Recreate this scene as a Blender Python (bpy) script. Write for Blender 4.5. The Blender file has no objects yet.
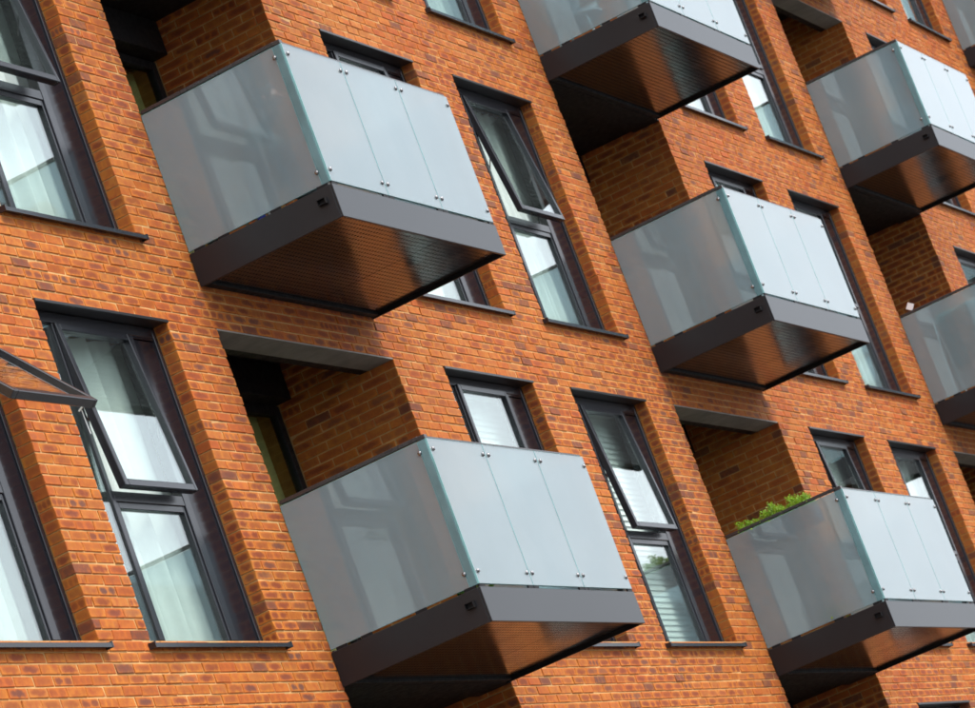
import bpy, bmesh, math, random
import numpy as np
from mathutils import Matrix, Vector

random.seed(7)
rng = np.random.default_rng(11)
SC = bpy.context.scene
COL = SC.collection

# ------------------------------------------------------------------ camera
CAM_POS = (-20.19854, -10.59103, -4.29002)
YAW, PITCH, ROLL, FPX = 1.2042937, 0.2288623, -0.3576433, 3614.080      # solved from the photograph (975 px wide)


def cam_axes():
    f = np.array([math.sin(YAW) * math.cos(PITCH), math.cos(YAW) * math.cos(PITCH), math.sin(PITCH)])
    r = np.array([math.cos(YAW), -math.sin(YAW), 0.0])
    u = np.cross(r, f)
    r2 = math.cos(ROLL) * r + math.sin(ROLL) * u
    u2 = -math.sin(ROLL) * r + math.cos(ROLL) * u
    return r2, u2, f


CR, CU, CF = cam_axes()


def project(P):
    d = np.asarray(P, float) - np.array(CAM_POS)
    z = d @ CF
    return np.stack([487.5 + FPX * (d @ CR) / z, 354 - FPX * (d @ CU) / z], -1)


cam_data = bpy.data.cameras.new('camera')
cam_data.sensor_width = 36.0
cam_data.lens = FPX * 36.0 / 975.0
cam_data.clip_start = 0.1
cam_data.clip_end = 3000
cam_data.dof.use_dof = True
cam_data.dof.focus_distance = 25.0
cam_data.dof.aperture_fstop = 6.3
cam = bpy.data.objects.new('camera', cam_data)
COL.objects.link(cam)
M = Matrix.Identity(4)
for i in range(3):
    M[i][0], M[i][1], M[i][2], M[i][3] = CR[i], CU[i], -CF[i], CAM_POS[i]
cam.matrix_world = M
SC.camera = cam

# ------------------------------------------------------------------ world, sun, exposure
SUN_DIR = Vector((0.05, -0.62, 0.95)).normalized()          # towards the sun
world = bpy.data.worlds.new('World')
SC.world = world
world.use_nodes = True
wn = world.node_tree
bg = wn.nodes['Background']
sky = wn.nodes.new('ShaderNodeTexSky')
sky.sky_type = 'NISHITA'
sky.sun_disc = False
sky.sun_elevation = math.asin(SUN_DIR.z)
sky.sun_rotation = math.atan2(SUN_DIR.x, SUN_DIR.y)
sky.altitude = 50
sky.air_density = 1.0
sky.dust_density = 6.0
sky.ozone_density = 1.0
hsv = wn.nodes.new('ShaderNodeHueSaturation')                # an overcast sky: pale, hardly blue
hsv.inputs['Saturation'].default_value = 0.45
wn.links.new(sky.outputs[0], hsv.inputs['Color'])
tc = wn.nodes.new('ShaderNodeTexCoord')
cl = wn.nodes.new('ShaderNodeTexNoise')                      # cloud cover, the same all round
cl.inputs['Scale'].default_value = 2.6
cl.inputs['Detail'].default_value = 4.0
wn.links.new(tc.outputs['Generated'], cl.inputs['Vector'])
cr = wn.nodes.new('ShaderNodeValToRGB')
cr.color_ramp.elements[0].position = 0.30
cr.color_ramp.elements[0].color = (6.6, 7.4, 8.4, 1)
cr.color_ramp.elements[1].position = 0.72
cr.color_ramp.elements[1].color = (9.6, 10.1, 10.8, 1)
wn.links.new(cl.outputs[0], cr.inputs[0])
mxs = wn.nodes.new('ShaderNodeMix')
mxs.data_type = 'RGBA'
mxs.inputs[0].default_value = 0.72
wn.links.new(hsv.outputs[0], mxs.inputs[6])
wn.links.new(cr.outputs[0], mxs.inputs[7])
sx = wn.nodes.new('ShaderNodeSeparateXYZ')
wn.links.new(tc.outputs['Generated'], sx.inputs[0])
mr = wn.nodes.new('ShaderNodeMapRange')                      # CIE overcast sky: the zenith is brighter than the horizon
mr.inputs[1].default_value, mr.inputs[2].default_value = 0.0, 1.0
mr.inputs[3].default_value, mr.inputs[4].default_value = 0.86, 1.5
wn.links.new(sx.outputs[2], mr.inputs[0])
vm = wn.nodes.new('ShaderNodeVectorMath')
vm.operation = 'SCALE'
wn.links.new(mxs.outputs[2], vm.inputs[0])
wn.links.new(mr.outputs[0], vm.inputs['Scale'])
wn.links.new(vm.outputs[0], bg.inputs['Color'])
bg.inputs['Strength'].default_value = 0.108
sun_data = bpy.data.lights.new('sun', 'SUN')
sun_data.energy = 1.5
sun_data.angle = math.radians(13)
sun_data.color = (1.0, 0.95, 0.88)
sun = bpy.data.objects.new('sun', sun_data)
COL.objects.link(sun)
sun.rotation_euler = (-SUN_DIR).to_track_quat('-Z', 'Y').to_euler()
sun.location = (0, -20, 30)
SC.view_settings.view_transform = 'Standard'
SC.view_settings.look = 'None'
SC.view_settings.exposure = 1.13
SC.view_settings.gamma = 1.0
SC.view_settings.use_curve_mapping = False
SC.render.engine = 'CYCLES'
SC.cycles.use_denoising = True
SC.cycles.filter_width = 1.65
SC.cycles.max_bounces = 12
SC.cycles.diffuse_bounces = 3
SC.cycles.glossy_bounces = 6
SC.cycles.transmission_bounces = 10
SC.cycles.transparent_max_bounces = 16
SC.cycles.sample_clamp_indirect = 6.0


# ------------------------------------------------------------------ material helpers
class NT:
    def __init__(self, name):
        self.m = bpy.data.materials.new(name)
        self.m.use_nodes = True
        self.t = self.m.node_tree
        self.t.nodes.clear()
        self.out = self.t.nodes.new('ShaderNodeOutputMaterial')

    def n(self, typ, **kw):
        nd = self.t.nodes.new(typ)
        for k, v in kw.items():
            if k.startswith('i_'):
                key = k[2:]
                key = int(key) if key.isdigit() else key.replace('_', ' ')
                if isinstance(v, bpy.types.NodeSocket):
                    self.t.links.new(v, nd.inputs[key])
                else:
                    nd.inputs[key].default_value = v
            else:
                setattr(nd, k, v)
        return nd

    def math(self, op, a, b=None, c=None, clamp=False):
        nd = self.t.nodes.new('ShaderNodeMath')
        nd.operation = op
        nd.use_clamp = clamp
        for i, x in enumerate((a, b, c)):
            if x is None:
                continue
            if isinstance(x, bpy.types.NodeSocket):
                self.t.links.new(x, nd.inputs[i])
            else:
                nd.inputs[i].default_value = x
        return nd.outputs[0]

    def mix(self, fac, a, b, blend='MIX'):
        nd = self.t.nodes.new('ShaderNodeMix')
        nd.data_type = 'RGBA'
        nd.blend_type = blend
        nd.clamp_factor = True
        for key, x in ((0, fac), (6, a), (7, b)):
            if isinstance(x, bpy.types.NodeSocket):
                self.t.links.new(x, nd.inputs[key])
            elif key == 0:
                nd.inputs[0].default_value = x
            else:
                nd.inputs[key].default_value = (*x, 1) if len(x) == 3 else x
        return nd.outputs[2]

    def smooth(self, x, lo, hi, a=0.0, b=1.0):
        nd = self.t.nodes.new('ShaderNodeMapRange')
        nd.interpolation_type = 'SMOOTHSTEP'
        self.t.links.new(x, nd.inputs[0])
        nd.inputs[1].default_value, nd.inputs[2].default_value = lo, hi
        nd.inputs[3].default_value, nd.inputs[4].default_value = a, b
        return nd.outputs[0]

    def noise(self, vec, scale, detail=2.0, rough=0.5):
        return self.n('ShaderNodeTexNoise', i_Vector=vec, i_Scale=scale, i_Detail=detail, i_Roughness=rough)

    def pos(self):
        return self.n('ShaderNodeNewGeometry').outputs['Position']

    def link(self, a, b):
        self.t.links.new(a, b)

    def surface(self, s):
        self.t.links.new(s, self.out.inputs['Surface'])
        return self.m

    def principled(self, **kw):
        nd = self.t.nodes.new('ShaderNodeBsdfPrincipled')
        for k, v in kw.items():
            key = k.replace('_', ' ')
            if isinstance(v, bpy.types.NodeSocket):
                self.t.links.new(v, nd.inputs[key])
            else:
                nd.inputs[key].default_value = (*v, 1) if isinstance(v, tuple) and len(v) == 3 else v
        return nd

    def bump(self, h, strength, dist):
        return self.n('ShaderNodeBump', i_Height=h, i_Strength=strength, i_Distance=dist).outputs[0]


def simple(name, col, rough=0.5, metallic=0.0, var=0.12, scale=6.0, bump=0.0, rvar=True, **kw):
    t = NT(name)
    p = t.pos()
    nz = t.noise(p, scale, 4.0, 0.6)
    f = t.smooth(nz.outputs[0], 0.3, 0.7)
    c = t.mix(f, tuple(x * (1 - var) for x in col), tuple(min(1, x * (1 + var)) for x in col))
    nz2 = t.noise(p, scale * 3.1, 3.0, 0.6)
    r = t.smooth(nz2.outputs[0], 0.25, 0.75, max(0, rough * 0.82), min(1, rough * 1.2))
    args = dict(Base_Color=c, Roughness=r if rvar else rough, Metallic=metallic)
    args.update(kw)
    if bump:
        nz3 = t.noise(p, scale * 20, 3.0)
        args['Normal'] = t.bump(nz3.outputs[0], bump, 0.002)
    return t.surface(t.principled(**args).outputs[0])


def schlick(t, f0, nrm=None):
    lw = t.n('ShaderNodeLayerWeight', i_Blend=0.5)
    if nrm is not None:
        t.link(nrm, lw.inputs['Normal'])
    p5 = t.math('POWER', lw.outputs['Facing'], 5.0)
    return t.math('ADD', f0, t.math('MULTIPLY', p5, 1.0 - f0))


def mat_brick():
    t = NT('brick_clay')
    p = t.pos()
    uv = t.n('ShaderNodeUVMap', uv_map='UVMap').outputs[0]
    at = t.n('ShaderNodeAttribute', attribute_name='bk')
    sp = t.n('ShaderNodeSeparateColor', i_Color=at.outputs['Color'])
    r1, r2, r3 = sp.outputs[0], sp.outputs[1], sp.outputs[2]
    suv = t.n('ShaderNodeSeparateXYZ', i_0=uv)
    u, v = suv.outputs[0], suv.outputs[1]
    # body colour
    base = t.mix(t.smooth(r1, 0.0, 0.55), (0.54, 0.130, 0.020), (0.60, 0.195, 0.026))
    base = t.mix(t.smooth(r1, 0.55, 1.0), base, (0.58, 0.215, 0.046))
    big = t.noise(p, 0.8, 3.0)
    base = t.mix(t.smooth(big.outputs[0], 0.4, 0.66, 0, 0.5), base, (0.62, 0.215, 0.028))
    med = t.noise(p, 2.6, 4.0, 0.6)
    base = t.mix(t.smooth(med.outputs[0], 0.52, 0.75, 0, 0.55), base, (0.46, 0.105, 0.022))
    mid = t.noise(p, 16.0, 4.0, 0.65)
    base = t.mix(t.smooth(mid.outputs[0], 0.35, 0.72, 0, 0.75), base, t.mix(r3, (0.40, 0.075, 0.025), (0.52, 0.135, 0.034)))
    # flashed dark heart of each brick: one oval, or two or three kiss marks side by side
    wob = t.noise(p, 26.0, 3.0, 0.6)
    wu = t.math('ADD', u, t.math('MULTIPLY', t.math('SUBTRACT', wob.outputs[0], 0.5), 0.22))
    nrep = t.math('ADD', 1.0, t.math('ADD', t.math('GREATER_THAN', r2, 0.82), t.math('MULTIPLY', t.math('GREATER_THAN', r2, 0.94), 1.0)))
    fu = t.math('FRACT', t.math('MULTIPLY', wu, nrep))
    du = t.math('ABSOLUTE', t.math('SUBTRACT', fu, 0.5))
    dv = t.math('ABSOLUTE', t.math('SUBTRACT', t.math('ADD', v, t.math('MULTIPLY', t.math('SUBTRACT', mid.outputs[0], 0.5), 0.5)), 0.5))
    d2 = t.math('ADD', t.math('POWER', t.math('MULTIPLY', du, 2.15), 2.6), t.math('POWER', t.math('MULTIPLY', dv, 2.3), 2.2))
    d2 = t.math('ADD', d2, t.math('MULTIPLY', t.math('SUBTRACT', wob.outputs[0], 0.5), 1.5))
    heart = t.smooth(d2, 0.0, 1.2, 1.0, 0.0)
    amt = t.smooth(r3, 0.05, 0.85, 0.15, 0.92)
    heart = t.math('MULTIPLY', heart, amt)
    pur = t.smooth(t.math('FRACT', t.math('MULTIPLY', r1, 7.31)), 0.70, 1.0)
    dark = t.mix(pur, (0.235, 0.050, 0.022), (0.125, 0.055, 0.050))
    col = t.mix(heart, base, dark)
    burnt = t.math('GREATER_THAN', t.math('FRACT', t.math('MULTIPLY', r1, 13.7)), 0.935)
    col = t.mix(t.math('MULTIPLY', burnt, t.smooth(wob.outputs[0], 0.25, 0.6, 0.25, 0.8)), col, (0.150, 0.058, 0.042))
    # pale mortar smears and dirt
    sm = t.noise(p, 7.0, 5.0, 0.7)
    col = t.mix(t.smooth(sm.outputs[0], 0.60, 0.78, 0, 0.32), col, (0.60, 0.36, 0.19))
    fine = t.noise(p, 220.0, 2.0, 0.6)
    col = t.mix(t.smooth(fine.outputs[0], 0.35, 0.7, 0.0, 0.35), col, t.mix(0.5, col, (0.20, 0.06, 0.03)))
    col = t.mix(1.0, col, (0.84, 0.815, 0.74), 'MULTIPLY')
    h = t.math('ADD', t.math('MULTIPLY', fine.outputs[0], 0.6), t.math('MULTIPLY', mid.outputs[0], 1.0))
    nb = t.bump(h, 0.55, 0.0025)
    return t.surface(t.principled(Base_Color=col, Roughness=0.82, Normal=nb, Specular_IOR_Level=0.25).outputs[0])


def mat_glass_window(name, tint, f0=0.165, rough=0.0):
    t = NT(name)
    tr = t.n('ShaderNodeBsdfTransparent', i_Color=(*tint, 1))
    p = t.pos()
    nz = t.noise(p, 1.3, 2.0)
    gl = t.n('ShaderNodeBsdfGlossy', i_Color=(0.97, 1.0, 0.99, 1), i_Roughness=rough, i_Normal=t.bump(nz.outputs[0], 0.06, 0.02))
    fr = schlick(t, f0)
    mx = t.n('ShaderNodeMixShader', i_0=fr, i_1=tr.outputs[0], i_2=gl.outputs[0])
    return t.surface(mx.outputs[0])


def mat_frosted():
    t = NT('frosted_glass')
    p = t.pos()
    nz = t.noise(p, 2.2, 3.0)
    f = t.smooth(nz.outputs[0], 0.3, 0.7)
    mp = t.n('ShaderNodeMapping', i_0=p)
    mp.inputs['Scale'].default_value = (9.0, 9.0, 0.7)
    stk = t.noise(mp.outputs[0], 2.0, 4.0, 0.6)              # faint drip marks
    dcol = t.mix(f, (0.60, 0.715, 0.755), (0.66, 0.765, 0.80))
    dcol = t.mix(t.smooth(stk.outputs[0], 0.55, 0.8, 0.0, 0.35), dcol, (0.72, 0.77, 0.77))
    df = t.n('ShaderNodeBsdfDiffuse', i_Color=dcol)
    tl = t.n('ShaderNodeBsdfTranslucent', i_Color=(0.40, 0.50, 0.53, 1))
    rf = t.n('ShaderNodeBsdfRefraction', i_Color=(0.60, 0.74, 0.77, 1), i_Roughness=0.19, i_IOR=1.35)
    a = t.n('ShaderNodeMixShader', i_0=0.45, i_1=df.outputs[0], i_2=tl.outputs[0])
    a = t.n('ShaderNodeMixShader', i_0=0.61, i_1=a.outputs[0], i_2=rf.outputs[0])
    gl = t.n('ShaderNodeBsdfGlossy', i_Color=(1, 1, 1, 1), i_Roughness=0.0)
    fr = schlick(t, 0.058)
    mx = t.n('ShaderNodeMixShader', i_0=fr, i_1=a.outputs[0], i_2=gl.outputs[0])
    return t.surface(mx.outputs[0])


def mat_soffit():
    """dark glossy metal sheet with rows of small round holes"""
    t = NT('perforated_soffit')
    p = t.pos()
    s = t.n('ShaderNodeSeparateXYZ', i_0=p)
    px, py = 0.046, 0.046
    cx = t.math('SUBTRACT', t.math('FRACT', t.math('DIVIDE', s.outputs[0], px)), 0.5)
    cy = t.math('SUBTRACT', t.math('FRACT', t.math('DIVIDE', s.outputs[1], py)), 0.5)
    d = t.math('SQRT', t.math('ADD', t.math('MULTIPLY', cx, cx), t.math('MULTIPLY', cy, cy)))
    hole = t.smooth(d, 0.20, 0.27, 0.9, 0.0)
    nz = t.noise(p, 3.0, 3.0)
    rg = t.smooth(nz.outputs[0], 0.3, 0.7, 0.14, 0.22)
    face = t.principled(Base_Color=(0.016, 0.014, 0.014), Roughness=rg, IOR=1.5,
                        Normal=t.bump(t.noise(p, 1.0, 1.0).outputs[0], 0.04, 0.01))
    dark = t.n('ShaderNodeBsdfDiffuse', i_Color=(0.008, 0.007, 0.007, 1))
    mx = t.n('ShaderNodeMixShader', i_0=hole, i_1=face.outputs[0], i_2=dark.outputs[0])
    return t.surface(mx.outputs[0])


def mat_cloth(name, col, trans=0.2):
    t = NT(name)
    p = t.pos()
    nz = t.noise(p, 9.0, 4.0)
    c = t.mix(t.smooth(nz.outputs[0], 0.3, 0.7), tuple(x * 0.94 for x in col), col)
    wv = t.noise(p, 300.0, 1.0)
    nb = t.bump(wv.outputs[0], 0.2, 0.001)
    df = t.n('ShaderNodeBsdfDiffuse', i_Color=c, i_Normal=nb)
    tl = t.n('ShaderNodeBsdfTranslucent', i_Color=c)
    return t.surface(t.n('ShaderNodeMixShader', i_0=trans, i_1=df.outputs[0], i_2=tl.outputs[0]).outputs[0])


def mat_leaf(name, c1, c2):
    t = NT(name)
    p = t.pos()
    nz = t.noise(p, 30.0, 2.0)
    c = t.mix(t.smooth(nz.outputs[0], 0.3, 0.7), c1, c2)
    df = t.principled(Base_Color=c, Roughness=0.45)
    tl = t.n('ShaderNodeBsdfTranslucent', i_Color=t.mix(0.5, c, c2))
    return t.surface(t.n('ShaderNodeMixShader', i_0=0.35, i_1=df.outputs[0], i_2=tl.outputs[0]).outputs[0])


def mat_plain_brick():
    t = NT('far_brick')
    p = t.pos()
    mp = t.n('ShaderNodeMapping', i_0=p)
    mp.inputs['Rotation'].default_value = (math.radians(90), 0, 0)
    b = t.n('ShaderNodeTexBrick', i_Vector=mp.outputs[0], i_Scale=1.0)
    b.inputs['Color1'].default_value = (0.53, 0.16, 0.045, 1)
    b.inputs['Color2'].default_value = (0.40, 0.11, 0.04, 1)
    b.inputs['Mortar'].default_value = (0.52, 0.36, 0.22, 1)
    b.inputs['Mortar Size'].default_value = 0.005
    b.inputs['Brick Width'].default_value = 0.225
    b.inputs['Row Height'].default_value = 0.075
    return t.surface(t.principled(Base_Color=b.outputs[0], Roughness=0.85).outputs[0])


MAT = dict(
    brick=mat_brick(),
    far_brick=mat_plain_brick(),
    mortar=simple('mortar', (0.50, 0.285, 0.105), 0.9, var=0.2, scale=9, bump=0.4),
    frame=simple('anthracite_frame', (0.014, 0.014, 0.018), 0.25, var=0.06, scale=0.9, rvar=False, IOR=1.5),
    panel=simple('anthracite_panel', (0.010, 0.0095, 0.013), 0.16, var=0.08, scale=1, rvar=False, IOR=1.42, Specular_IOR_Level=0.3),
    head=simple('dark_head_trim', (0.012, 0.012, 0.014), 0.38, scale=1, rvar=False),
    fascia=simple('grey_brown_fascia', (0.012, 0.012, 0.014), 0.33, var=0.10, scale=0.8, rvar=False, IOR=1.43),
    black=simple('black_steel', (0.008, 0.0075, 0.008), 0.6, Specular_IOR_Level=0.25),
    rail=simple('dark_handrail', (0.035, 0.030, 0.030), 0.3),
    steel=simple('stainless_bolt', (0.26, 0.25, 0.25), 0.25, metallic=1.0),
    soffit=mat_soffit(),
    lintel=simple('cement_board', (0.22, 0.195, 0.17), 0.75, var=0.15, scale=3, bump=0.2),
    glass=mat_glass_window('window_glass', (0.915, 0.975, 0.952)),
    door_glass=mat_glass_window('door_glass', (0.86, 0.90, 0.76), 0.05),
    frosted=mat_frosted(),
    edge=simple('teal_glass_edge', (0.11, 0.21, 0.225), 0.12, var=0.15, scale=3, IOR=1.6),
    cut_edge=simple('cut_glass_edge', (0.20, 0.42, 0.42), 0.15, var=0.15, scale=5),
    curtain=mat_cloth('curtain_cloth', (0.92, 0.92, 0.90)),
    curtain_grey=mat_cloth('grey_curtain_cloth', (0.62, 0.66, 0.64)),
    blind=simple('blind_slat', (0.80, 0.81, 0.80), 0.5, var=0.05),
    room=simple('room_plaster', (0.72, 0.71, 0.68), 0.85, var=0.05),
    room_floor=simple('room_floor', (0.30, 0.22, 0.15), 0.5),
    deck=simple('balcony_deck', (0.075, 0.058, 0.045), 0.7, var=0.25, scale=8),
    paving=simple('street_paving', (0.13, 0.127, 0.12), 0.9, var=0.2, scale=3, bump=0.3),
    road=simple('asphalt', (0.055, 0.055, 0.058), 0.9, var=0.2, scale=5, bump=0.3),
    kerb=simple('kerb_stone', (0.34, 0.33, 0.31), 0.85, var=0.12, scale=5, bump=0.3),
)


# ------------------------------------------------------------------ mesh helpers
class MB:
    def __init__(self):
        self.v, self.f = [], []

    def quad(self, *pts):
        b = len(self.v)
        self.v += [tuple(p) for p in pts]
        self.f.append(tuple(range(b, b + len(pts))))

    def box(self, x0, x1, y0, y1, z0, z1, bev=0.0):
        if bev <= 0:
            b = len(self.v)
            self.v += [(x0, y0, z0), (x1, y0, z0), (x1, y1, z0), (x0, y1, z0), (x0, y0, z1), (x1, y0, z1), (x1, y1, z1), (x0, y1, z1)]
            self.f += [tuple(b + i for i in q) for q in ((0, 3, 2, 1), (4, 5, 6, 7), (0, 1, 5, 4), (1, 2, 6, 5), (2, 3, 7, 6), (3, 0, 4, 7))]
            return self
        bm = bmesh.new()
        bmesh.ops.create_cube(bm, size=1.0)
        bmesh.ops.scale(bm, vec=(x1 - x0, y1 - y0, z1 - z0), verts=bm.verts)
        bmesh.ops.translate(bm, vec=((x0 + x1) / 2, (y0 + y1) / 2, (z0 + z1) / 2), verts=bm.verts)
        bmesh.ops.bevel(bm, geom=bm.edges[:], offset=bev, segments=1, affect='EDGES')
        self.add_bm(bm)
        return self

    def add_bm(self, bm):
        b = len(self.v)
        bm.verts.index_update()
        self.v += [tuple(v.co) for v in bm.verts]
        self.f += [tuple(b + v.index for v in f.verts) for f in bm.faces]
        bm.free()

    def tube(self, pts, r, seg=8, cap=True):
        pts = [Vector(p) for p in pts]
        rs = r if isinstance(r, (list, tuple)) else [r] * len(pts)
        b = len(self.v)
        for i, p in enumerate(pts):
            d = (pts[min(i + 1, len(pts) - 1)] - pts[max(i - 1, 0)]).normalized()
            a = d.orthogonal().normalized()
            c = d.cross(a)
            for k in range(seg):
                an = 2 * math.pi * k / seg
                self.v.append(tuple(p + rs[i] * (math.cos(an) * a + math.sin(an) * c)))
        for i in range(len(pts) - 1):
            for k in range(seg):
                k2 = (k + 1) % seg
                self.f.append((b + i * seg + k, b + i * seg + k2, b + (i + 1) * seg + k2, b + (i + 1) * seg + k))
        if cap:
            self.f.append(tuple(b + k for k in range(seg))[::-1])
            e = b + (len(pts) - 1) * seg
            self.f.append(tuple(e + k for k in range(seg)))
        return self

    def lathe(self, prof, seg=12, c=(0, 0, 0)):
        b = len(self.v)
        for r, z in prof:
            for k in range(seg):
                an = 2 * math.pi * k / seg
                self.v.append((c[0] + r * math.cos(an), c[1] + r * math.sin(an), c[2] + z))
        n = len(prof)
        for i in range(n - 1):
            for k in range(seg):
                k2 = (k + 1) % seg
                self.f.append((b + i * seg + k, b + i * seg + k2, b + (i + 1) * seg + k2, b + (i + 1) * seg + k))
        self.f.append(tuple(b + k for k in range(seg))[::-1])
        self.f.append(tuple(b + (n - 1) * seg + k for k in range(seg)))
        return self

    def mesh(self, name, smooth=False):
        me = bpy.data.meshes.new(name)
        me.from_pydata(self.v, [], self.f)
        if smooth:
            me.shade_smooth()
        me.update()
        return me


def link(name, data, mat=None, parent=None, loc=(0, 0, 0), rot=(0, 0, 0)):
    o = bpy.data.objects.new(name, data)
    COL.objects.link(o)
    o.location = loc
    o.rotation_euler = rot
    if parent is not None:
        o.parent = parent
    if mat is not None and data is not None and not data.materials:
        data.materials.append(mat)
    return o


def empty(name, loc=(0, 0, 0), parent=None):
    o = link(name, None, None, parent, loc)
    o.empty_display_size = 0.1
    return o


def tag(o, label, cat, group=None):
    o['label'], o['category'] = label, cat
    if group:
        o['group'] = group
    return o


# ------------------------------------------------------------------ measures of the facade
H, P, HEAD = 3.075, 9.005, 2.405
TL, TR, RL, RR, SL, SR = 0.0, 1.777, 2.507, 5.41, 6.361, 8.171
ROWS, BAYS = range(-1, 4), range(0, 4)
XMIN, XMAX, ZMIN, ZTOP = -5.0, 37.0, -3.3, 12.9
GROUND = -5.95
RD = 1.07           # depth of the recessed loggia
MARG = 170


def r_head(r):
    """top of a loggia opening: every other floor has no lintel and runs up to the balcony above"""
    return HEAD if r % 2 == 0 else 2.745


def in_view(x0, x1, y0, y1, z0, z1, m=MARG):
    c = project([(x, y, z) for x in (x0, x1) for y in (y0, y1) for z in (z0, z1)])
    return c[:, 0].max() > -m and c[:, 0].min() < 975 + m and c[:, 1].max() > -m and c[:, 1].min() < 708 + m


openings = []       # kind, x0, x1, row, bay
for r in ROWS:
    for b in BAYS:
        for kind, a, c in (('T', TL, TR), ('R', RL, RR), ('S', SL, SR)):
            if in_view(a + b * P, c + b * P, 0, 0.2, r * H, r * H + HEAD):
                openings.append((kind, a + b * P, c + b * P, r, b))
openings.append(('L', -2.32, -0.65, 0, -1))
openings.append(('L', -2.32, -0.65, 1, -1))


def holes(z):
    """openings that cut the wall at height z"""
    out = []
    for kind, a, c, r, b in openings:
        z0 = r * H + (-0.09 if kind == 'R' else 0.0)
        if z0 - 1e-6 <= z < r * H + (r_head(r) if kind == 'R' else HEAD):
            out.append((a, c, kind))
    return sorted(out)


# ------------------------------------------------------------------ street (behind the camera's view, it lights the soffits)
mb = MB()
mb.box(XMIN - 60, XMAX + 60, -6.0, 20, GROUND - 0.3, GROUND)
o = link('pavement', mb.mesh('pavement'), MAT['paving'])
o['kind'] = 'structure'
mb = MB()
mb.quad((-400, -400, GROUND - 0.12), (400, -400, GROUND - 0.12), (400, 400, GROUND - 0.12), (-400, 400, GROUND - 0.12))
o = link('road', mb.mesh('road'), MAT['road'])
o['kind'] = 'structure'
mb = MB()
mb.box(XMIN - 60, XMAX + 60, -6.16, -6.003, GROUND - 0.3, GROUND + 0.004, 0.012)
o = link('kerb', mb.mesh('kerb'), MAT['kerb'])
o['kind'] = 'structure'

# ------------------------------------------------------------------ building shell
BLD = empty('apartment_building', (0, 0, GROUND))
tag(BLD, 'orange brick apartment block with rows of frosted glass balconies', 'building')
BP = empty  # noqa


def part(name, mesh, mat, loc=(0, 0, 0), rot=(0, 0, 0), parent=None):
    """a part of the building, given in world coordinates"""
    if parent is None:
        return link(name, mesh, mat, BLD, (loc[0], loc[1], loc[2] - GROUND), rot)
    return link(name, mesh, mat, parent, loc, rot)


# mortar body of the wall: piers between openings and bands between rows, 7 mm behind the brick faces
REC = 0.007
mb = MB()
zs = sorted({ZMIN, ZTOP} | {r * H for k, a, c, r, b in openings} | {r * H + HEAD for k, a, c, r, b in openings}
            | {r * H - 0.09 for k, a, c, r, b in openings if k == 'R'} | {r * H + r_head(r) for k, a, c, r, b in openings if k == 'R'})
zs = [z for z in zs if ZMIN <= z <= ZTOP]
for z0, z1 in zip(zs[:-1], zs[1:]):
    x = XMIN
    for a, c, kind in holes((z0 + z1) / 2):
        mb.box(x, a - REC, REC, 0.30, z0, z1)
        x = c + REC
    mb.box(x, XMAX, REC, 0.30, z0, z1)
# side walls of the loggias
for kind, a, c, r, b in openings:
    if kind == 'R':
        z0, z1 = r * H - 0.09, r * H + 2.76
        mb.box(a - 0.28, a - REC, 0.302, RD + 0.25, z0, z1)
        mb.box(c + REC, c + 0.28, 0.302, RD + 0.25, z0, z1)
WALL = part('wall', mb.mesh('wall'), MAT['mortar'])
mb = MB()
mb.box(XMIN, XMAX, 0.0, 0.3, GROUND - 0.2, ZMIN - 0.003)
part('lower_wall', mb.mesh('lower_wall'), MAT['far_brick'])
mb = MB()
mb.box(XMIN - 0.05, XMAX + 0.05, -0.04, 0.45, ZTOP + 0.002, ZTOP + 0.06, 0.01)
part('parapet_coping', mb.mesh('parapet_coping'), MAT['fascia'])
mb = MB()
mb.box(XMIN, XMIN + 0.25, 0.302, 7.0, GROUND, ZTOP)
mb.box(XMAX - 0.25, XMAX, 0.302, 7.0, GROUND, ZTOP)
part('end_wall', mb.mesh('end_wall'), MAT['far_brick'])
mb = MB()
mb.box(XMIN, XMAX, 7.002, 7.25, GROUND, ZTOP)
part('rear_wall', mb.mesh('rear_wall'), MAT['room'])
# floors and partitions of the flats behind the windows
for r in list(ROWS) + [4]:
    mb = MB()
    mb.box(XMIN + 0.26, XMAX - 0.26, 0.302, 6.99, r * H - 0.295, r * H - 0.10)
    part('floor_slab', mb.mesh('floor_slab'), MAT['room'])
mb = MB()
for b in range(0, 5):
    for xp in (-0.32, 2.15, 5.85):
        x = xp + b * P
        if x < XMAX - 1:
            for r in ROWS:
                mb.box(x - 0.06, x + 0.06, 1.4, 5.0, r * H - 0.098, r * H + H - 0.297)
for r in ROWS:
    mb.box(XMIN + 0.26, XMAX - 0.26, 5.002, 5.12, r * H - 0.098, r * H + H - 0.297)
part('partition_wall', mb.mesh('partition_wall'), MAT['room'])

# ------------------------------------------------------------------ bricks
BR = []        # origin(3), along(3), inward(3), L, h, d, facade flag


def run(a, b, off, mod=0.225):
    """joint positions of a running bond between a and b"""
    k0 = math.ceil((a - off) / mod - 1e-6)
    js = [a]
    x = off + k0 * mod
    while x < b - 1e-6:
        if x > a + 1e-6:
            js.append(x)
        x += mod
    js.append(b)
    if len(js) > 2 and js[1] - js[0] < 0.075:
        del js[1]
    if len(js) > 2 and js[-1] - js[-2] < 0.075:
        del js[-2]
    return js


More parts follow.
